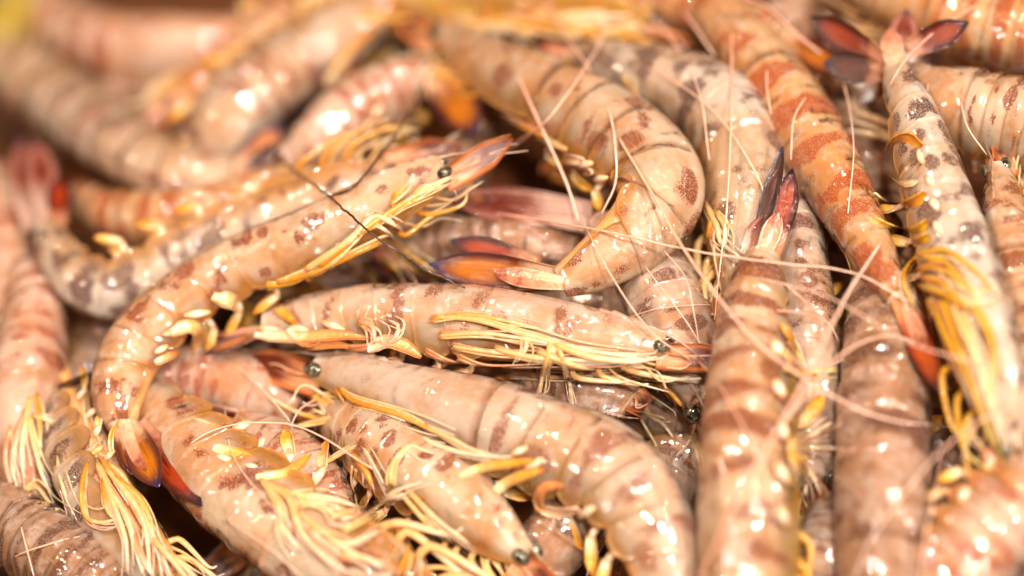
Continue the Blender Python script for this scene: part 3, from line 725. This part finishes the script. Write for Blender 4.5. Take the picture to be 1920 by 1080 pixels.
P_('glistening prawn below the stretched one, head left with a dark eye', 'pale',
   [(598,693,1.2,30),(660,709,1.3,46),(740,742,1.5,62),(830,772,1.6,78),(930,800,1.7,88),(1030,838,1.7,92),(1125,876,1.7,93),(1195,946,1.7,90),(1238,1040,1.6,82),(1252,1130,1.4,66),(1245,1200,1.3,48)], 58,
   rostrum=(512,662,1.3), nlegs=3, nswim=5, legs='leg_yellow',
   legs_px=[('leg_cream',8,[(580,733),(627,757),(667,813),(720,907)]),('leg_cream',12,[(563,797),(633,783),(707,782),(773,815),(857,847),(930,857),(960,855)]),
            ('leg_cream',10,[(640,790),(693,800),(733,797),(800,830),(860,850)]),('leg_cream',8,[(600,873),(667,837),(747,808)]),
            ('leg_cream',10,[(733,907),(737,870),(767,837),(800,848),(850,862)]),('leg_cream',8,[(640,760),(707,770),(760,790)]),
            ('leg_yellow',10,[(637,727),(667,753),(747,777),(813,808),(880,843)]),('leg_cream',9,[(800,800),(850,825),(900,850),(950,860)]),
            ('leg_pink',8,[(560,735),(600,755),(612,785)])],
   straps=[('blade_gold',9,[(858,895),(910,875),(960,868),(1005,862)]),('blade_gold',10,[(925,925),(950,905),(985,890),(1020,880)]),('blade_pink',12,[(1085,955),(1040,960),(1012,945),(1020,915),(1055,908)],40)],
   whites=[(960,852,990,838,9),(985,878,1020,860,11),(1085,970,1115,950,12)])

P_('cream prawn lower left lying on its back, white swimmeret stubs along its upper side', 'cream',
   [(860,1190,1.4,40),(765,1122,1.7,75),(665,1062,1.9,95),(565,1002,1.9,100),(475,940,1.8,98),(402,880,1.6,92),(346,822,1.4,80),(306,772,1.2,62),(280,730,1.0,45)], 58,
   nlegs=4, nswim=4, blades='blade_gold',
   legs_px=[('leg_cream',13,[(495,905),(540,933),(560,987),(590,1027),(640,1070)]),('leg_cream',12,[(530,915),(547,927),(613,933),(680,953)]),('leg_cream',10,[(545,945),(600,945),(630,970),(667,970)]),
            ('leg_cream',13,[(490,900),(520,940),(530,990),(560,1030)]),('leg_cream',9,[(640,993),(687,967),(747,920),(790,905)]),('leg_cream',10,[(607,1000),(653,1020),(713,993)]),
            ('leg_cream',11,[(640,1040),(680,1046),(720,1067)]),('leg_yellow',11,[(750,1075),(765,1025),(745,990)]),('leg_cream',10,[(800,970),(793,1020),(790,1070)]),
            ('leg_cream',10,[(620,970),(690,950),(760,925)]),('leg_cream',10,[(560,960),(610,1000),(650,1030),(700,1050)])],
   straps=[('blade_gold',10,[(480,895),(530,890),(560,872),(582,850)]),('blade_gold',11,[(400,840),(440,850),(480,860)]),('blade_pink',9,[(360,790),(395,800),(430,812)])],
   whites=[(320,778,350,792,10),(365,822,395,832,11),(402,855,440,868,12),(455,872,490,880,10),(300,742,322,755,9)],
   antennae=[(4,[(700,880),(560,800),(420,800),(330,850)],.4),(3.5,[(640,1080),(520,960),(440,860),(420,760)],.3),(4,[(425,975),(470,1005),(520,1040),(570,1085)],.3)])

P_('prawn at the lower left with a tangle of yellow legs over its head', 'spot',
   [(335,1120,1.7,34),(278,1045,1.9,56),(215,965,2.0,70),(168,880,1.9,72),(135,800,1.5,62),(112,740,1.1,50),(100,690,.7,45)], 112,
   nlegs=2, nswim=4,
   legs_px=[('leg_cream',9,[(163,715),(157,770),(167,813),(173,840)]),('leg_cream',9,[(155,760),(130,793),(140,833),(160,853)]),('leg_cream',9,[(128,820),(110,860),(120,920),(140,967)]),
            ('leg_yellow',10,[(163,870),(153,920),(160,967),(187,980),(222,973)]),('leg_cream',10,[(180,867),(207,920),(240,973),(253,1027),(267,1077)]),
            ('leg_cream',11,[(200,880),(240,927),(267,973),(277,1020),(280,1073)]),('leg_yellow',12,[(213,893),(260,933),(280,970),(290,1010)]),('leg_yellow',9,[(193,900),(200,953),(215,975)]),
            ('leg_yellow',13,[(150,862),(175,850),(195,835)]),('leg_cream',10,[(185,870),(215,950),(235,1010),(240,1075)]),('leg_cream',9,[(225,900),(265,960),(300,1030),(320,1080)]),
            ('leg_yellow',10,[(190,860),(225,910),(250,950)]),('leg_pink',10,[(250,1000),(262,1040),(285,1080)]),('leg_cream',9,[(205,870),(235,900),(255,960)])])

P_('pale prawn at the left edge, its thin pinkish legs hanging down', 'pink',
   [(66,960,1.0,36),(52,880,1.2,58),(46,790,1.4,74),(52,700,1.4,78),(62,620,1.3,68),(62,560,1.1,58),(48,505,.9,48)], -10,
   nlegs=4, blades='blade_gold',
   legs_px=[('leg_pink',10,[(47,773),(27,830),(23,880),(37,923)]),('leg_cream',9,[(50,780),(67,847),(80,893),(100,930)]),('leg_pink',8,[(20,800),(10,860),(24,925)]),('leg_cream',8,[(62,780),(90,788),(115,798)]),
            ('leg_cream',9,[(55,745),(48,790),(40,840),(45,900)]),('leg_yellow',8,[(70,740),(75,800),(75,860)]),('leg_cream',7,[(40,925),(65,910),(100,950),(145,985)])])
P_('greenish brown prawn in the bottom left corner with a row of glints', 'brown',
   [(-70,915,1.0,44),(15,975,1.3,70),(88,1030,1.5,84),(165,1085,1.5,86),(245,1150,1.3,70)], 20, nlegs=2,
   antennae=[(4,[(-10,1065),(60,1030),(150,1005)],.2),(4,[(30,940),(45,1010),(65,1085)],.2)])
P_('rosy prawn in the hollow under the curving one, its blue tail spine sticking out left', 'pink',
   [(560,772,-.3,50),(482,736,.1,70),(402,708,.3,72),(325,702,.4,62),(250,702,.6,48),(195,702,.9,34)], -20,
   tail=[('tail_dark',200,695,1.6,105,722,2.3,22,70),('tail_red',190,720,1.3,140,775,1.6,28,25),('tail_red',180,740,1.2,150,800,1.4,22,0)],
   antennae=[(4,[(415,668),(450,692),(500,738),(548,795)],.2)])
P_('pink prawn head with a long pale beak between the hollow and the tangle of legs', 'pink',
   [(455,792,.9,28),(505,832,1.0,56),(548,872,1.0,72),(590,930,.9,74),(620,995,.6,60)], 20, rostrum=(362,752,1.2), eyes=False, nlegs=3,
   antennae=[(4,[(600,745),(560,770),(540,812)],.2)])
P_('prawn at the bottom centre facing down right with a blue grey eye', 'cream',
   [(985,1046,1.4,26),(932,1002,1.5,52),(872,950,1.6,72),(802,902,1.5,78),(732,852,1.4,75),(672,812,1.0,60),(622,782,.6,45)], -52,
   rostrum=(1030,1075,1.4), nlegs=4, legs_px=[('leg_cream',9,[(753,927),(813,993),(863,1030),(930,1080)]),('leg_cream',9,[(765,920),(820,975),(880,1020)]),('leg_yellow',10,[(700,960),(745,990),(770,1040),(760,1085)]),
            ('leg_yellow',11,[(660,850),(690,890),(700,935)]),('leg_cream',10,[(668,880),(672,920),(690,945)])],
   antennae=[(3.5,[(940,905),(1000,940),(1050,975)],.2)])
P_('brown prawn low under the glistening one at the bottom', 'brown',
   [(950,1140,.1,50),(1010,1058,.3,66),(1058,985,.4,74),(1082,905,.3,66),(1090,830,0,50)], 10, nlegs=2)
P_('wide brownish grey prawn with dark bands and bright glints, lower right', 'brown',
   [(1662,1215,1.1,84),(1658,1100,1.3,96),(1655,990,1.4,100),(1654,885,1.4,98),(1656,785,1.3,96),(1660,695,1.2,90),(1658,615,1.0,80),(1648,545,.8,64),(1638,480,.6,48)], 8,
   antennae=[(6,[(1468,795),(1530,715),(1585,660),(1640,634),(1690,632),(1730,655)],.9),(6,[(1160,258),(1222,362),(1292,482),(1400,622),(1480,690),(1560,742),(1660,785),(1790,802)],.35),(5,[(1790,800),(1765,860),(1752,930),(1735,1010),(1725,1085)],.8)])
P_('pinkish prawn in the bottom right corner with white swimmeret stubs', 'pink',
   [(2010,835,1.2,50),(1938,900,1.5,80),(1866,972,1.6,92),(1804,1055,1.6,92),(1750,1150,1.4,80)], 58, nlegs=3,
   whites=[(1760,955,1770,925,14),(1800,940,1815,915,14),(1850,880,1865,860,12)], legs_px=[('leg_yellow',12,[(1770,830),(1805,850),(1830,900)]),('leg_yellow',10,[(1780,870),(1800,890),(1790,920)])])
P_('dusky prawn squeezed behind the banded prawn with the raised tail', 'grey',
   [(1528,900,.3,40),(1524,800,.5,54),(1522,705,.7,60),(1518,610,.8,58),(1508,520,.9,52),(1500,430,.9,44),(1490,360,.8,34)], 12,
   legs_px=[('leg_yellow',10,[(1470,610),(1490,650),(1510,690)]),('leg_pink',8,[(1485,640),(1500,680),(1495,700)])],
   antennae=[(3,[(1470,530),(1515,570),(1560,612)],.2),(3.5,[(1455,582),(1510,588),(1555,608),(1572,640)],.2),(5,[(825,392),(900,398),(1000,410),(1150,437),(1300,470),(1450,492),(1600,512),(1720,575)],.25)])

# farther prawns along the top and the left, out of focus
P_('pale orange prawn along the top edge with a violet rimmed tail', 'orange',
   [(1120,-20,.6,44),(1215,-4,.7,56),(1310,12,.8,54),(1392,38,.9,42),(1455,62,1.0,32)], 30,
   tail=[('tail_amber',1460,65,1.0,1590,140,1.1,28,5),('tail_dark',1455,75,.9,1620,140,.8,26,20)], antennae=[(5,[(1280,20),(1310,60),(1340,105)],.2)])
P_('prawn with golden legs along the top centre', 'roe',
   [(1230,60,.5,34),(1150,30,.6,54),(1060,15,.6,66),(960,10,.5,66),(860,5,.4,60),(770,-5,.3,48)], -120, legs='leg_yellow', nlegs=5,
   legs_px=[('leg_yellow',14,[(960,40),(1020,50),(1080,55),(1150,40)]),('leg_cream',12,[(1000,30),(1080,30),(1180,30)]),('leg_yellow',13,[(900,30),(960,45),(1000,70)]),('leg_yellow',12,[(1090,60),(1140,65),(1200,45)]),('leg_cream',10,[(860,40),(930,50),(1000,45)])])
P_('prawn with golden legs at the top left of centre', 'roe',
   [(930,85,.3,34),(850,50,.5,52),(770,25,.6,62),(690,12,.6,62),(610,0,.5,56),(530,-10,.3,44)], -110, legs='leg_yellow', nlegs=5, blades='blade_gold',
   legs_px=[('leg_yellow',13,[(640,30),(700,35),(770,35),(820,30)]),('leg_cream',11,[(560,40),(640,35),(720,45)]),('leg_yellow',12,[(700,50),(640,110),(610,160)]),('leg_yellow',12,[(770,50),(820,60),(880,70)])])
P_('rosy prawn with a violet and orange tail blade beside the yellow leg', 'pink',
   [(545,300,.5,40),(605,262,.8,60),(665,212,.9,66),(728,172,.9,60),(780,150,.9,48),(812,150,1.0,36)], 40,
   tail=[('tail_amber',815,140,1.1,898,252,1.2,42,0),('tail_amber',825,150,.9,860,240,.9,30,25)], whites=[(700,220,715,198,10),(685,245,695,225,9)],
   legs_px=[('leg_yellow',10,[(720,235),(735,265),(745,300)]),('leg_cream',9,[(700,245),(712,280),(705,305)])])
P_('greyish banded prawn curving down from the left edge out of focus', 'pale',
   [(-45,80,.5,50),(30,130,.7,62),(105,185,.8,72),(180,243,.9,73),(258,295,1.0,66),(330,325,.9,62),(400,328,.8,50),(450,322,.8,38)], -14,
   tail=[('tail_amber',450,322,.8,530,236,1.1,30,10),('tail_dark',450,335,.7,545,270,.8,26,30)])
P_('broad pink prawn across the upper left, blurred', 'pink',
   [(490,60,.3,42),(405,84,.5,62),(315,94,.6,72),(225,92,.6,72),(140,62,.5,62),(70,20,.4,56)], -30, nlegs=3)
P_('rounded pale prawn bent over in the upper left beside the rosy one', 'pale',
   [(725,15,.7,36),(655,50,.9,62),(585,95,1.0,70),(515,145,1.1,76),(452,196,1.1,76),(418,250,.6,70),(400,300,-.4,45)], 30)
P_('small prawn head with a dark eye in the shadow at the upper left', 'orange',
   [(318,212,.5,26),(368,170,.6,40),(435,122,.4,52),(500,70,.2,56),(560,10,0,50)], -40, rostrum=(290,260,.6), nlegs=3)
P_('orange prawn lying under the pale belly up one at the left', 'orange',
   [(570,330,.2,36),(475,372,.5,54),(385,402,.7,62),(295,412,.7,60),(212,402,.5,48),(150,370,.3,34)], -30)
P_('reddish prawn cut off by the left edge above the pale one', 'pink',
   [(10,610,.5,40),(14,540,.7,56),(12,470,.8,58),(6,400,.8,54),(-8,330,.6,44)], 10)
P_('yellow prawn head in the top left corner, fully blurred', 'lime',
   [(90,-70,1.3,40),(45,-10,1.5,60),(8,45,1.5,62),(-35,110,1.3,56),(-80,180,1.0,40)], 20, legs='leg_gold', blades='blade_gold',
   antennae=[(6,[(-5,225),(45,130),(110,-10)],1.2)])
# prawns just outside the picture, so that the heap goes on
for a, (mt, pts, ph, lb) in enumerate([
    ('brown', [(1180,760,.2,40),(1150,740,.3,60),(1105,725,.4,66),(1050,720,.4,60),(990,730,.2,50)], 40, 'brownish prawn wedged between the stretched prawn and the glistening one'),
    ('brown', [(1080,470,.2,50),(1000,455,.4,66),(920,450,.5,66),(840,455,.4,56),(760,470,.2,44)], 20, 'shaded brown prawn beneath the tails in the middle of the heap'),
    ('grey', [(1560,960,.3,50),(1545,1030,.5,66),(1530,1100,.5,66)], 20, 'shaded prawn between the two broad ones at the bottom right'),
    ]):
    P_(lb, mt, pts, ph, nlegs=2, nswim=2, eyes=False)

for z in Z: register(z[2])
ROOTS = [prawn(lb, mt, pts, ph, **kw) for lb, mt, pts, ph, kw in Z]

# the dark kinked feeler lying loose on the spotted prawn
def loose_feeler():
    root = bpy.data.objects.new('broken_feeler', None); COL.objects.link(root)
    o0 = place(620, 370, 3.9); root.location = o0*.01
    tag(root, 'thin dark kinked feeler lying loose over the spotted prawn', 'feeler')
    main = [(565,213),(545,250),(518,290),(560,325),(620,370),(700,440),(790,500),(835,522),(872,540)]
    Q, _, _ = drape(main, off=.85, taut=True, step=6)
    jag = rng.normal(0, .012, Q.shape)
    put = lambda n, q, r: mesh(n, *tube(q, np.full(len(q), r*1.25)*np.linspace(1, .7, len(q)), 6), 'antenna_dark', root, o0)
    put('stem', Q+jag, .026)
    Q2, _, _ = drape([(622,368),(660,352),(692,318),(740,255),(780,190),(800,140)], off=.9, taut=True, step=8, lift=.3)
    put('side_branch', Q2, .024)
    V, F, U = [], [], []
    k = 0
    for i in range(3, len(Q)-3, 3):
        d = rng.normal(0, 1, 3); d /= np.linalg.norm(d)
        v, f, u = tube(np.array([Q[i], Q[i]+d*.09]), [.008, .004], 4)
        F += [tuple(q+k for q in g) for g in f]; V.append(v); U.append(u); k += len(v)
    b = mesh('bristle', np.vstack(V), F, np.vstack(U), 'antenna_dark', root, o0); b['kind'] = 'stuff'
loose_feeler()

# ------------------------------------------------------------------ the dim prawns deeper in the heap
KIDS = {}
FILL = 'prawns buried deep in the heap'
FL = 'dull brown prawn mostly buried deep under the others'
protos = [prawn(FL, m, [(960+x, 560+y, -1.6, w) for x, y, w in line], f, nlegs=3, nswim=3, antennules=1, eyes=False, group=FILL)
          for m, f, line in (('brown', 25, [(-260,-30,26),(-180,-10,48),(-90,10,64),(0,14,68),(90,0,62),(160,-30,50),(215,-70,36)]),
                             ('grey', -40, [(-250,40,26),(-170,10,46),(-80,-10,62),(10,-10,66),(90,10,58),(150,50,48),(190,100,34)]))]
for o in bpy.data.objects:
    if o.parent: KIDS.setdefault(o.parent.name, []).append(o)
spots = [(760,480,40,'dull brown prawn in the shadow behind the yellow legs of the spotted one'),
         (1330,440,80,'grey brown prawn deep in the gap right of the big curled prawn'),
         (1570,430,100,'grey brown prawn in the dark gap left of the narrow orange tail'),
         (500,720,10,'grey brown prawn in the dark hole left of the beak of the glistening one'),
         (640,880,60,'brown prawn glimpsed beneath the belly legs of the lower left prawn'),
         (880,930,20,'grey brown prawn in the dark gap right of the bottom centre head'),
         (780,95,160,'grey brown prawn in the shadow below the golden legs at the top'),
         (1620,240,70,'brown prawn in the shade under the red tail fan'),
         (1640,360,120,'grey brown prawn between the orange banded one and the curled yellow swimmerets'),
         (1860,790,30,'brown prawn in the dark hollow below the yellow leg bundle'),
         (1200,760,-30,'grey brown prawn under the gold legs beside the glistening one'),
         (1270,900,60,'brown prawn wedged left of the prawn with the raised tail, near the bottom'),
         (300,200,20,'blurred brown prawn behind the greyish banded one in the upper left'),
         (240,640,60,'brown prawn in the dark gap inside the bend of the spotted one'),
         (1450,150,70,'grey brown prawn at the top edge left of the red fan'),
         (1090,600,10,'brown prawn under the last segment of the curled one'),
         (1780,880,120,'grey brown prawn at the lower right beside the broad one with glints'),
         (420,270,45,'blurred brown prawn in the crevice left of the rounded pale one'),
         (80,1000,20,'grey brown prawn at the bottom right of the tangle of legs')]
for i, (x, y, a, lb) in enumerate(spots):
    if i < 2: r = protos[i]
    else: r = copy_tree(protos[i % 2])
    r['label'] = lb
    r.location = place(x, y, -2.4)*.01
    r.rotation_euler = (random.uniform(-.15, .15), random.uniform(-.15, .15), math.radians(a))

# ------------------------------------------------------------------ the tray below
def tray():
    n = 40; V = []
    xs = np.linspace(-900, 2820, n); ys = np.linspace(-900, 1980, n)
    for y in ys:
        for x in xs: V.append(place(x, y, -4.6))
    UV = np.zeros((n*n, 2))
    o = mesh('ground', V, grid_faces(n, n, 0, flip=True), UV, 'base', None, np.zeros(3))
    o['kind'] = 'structure'
tray()
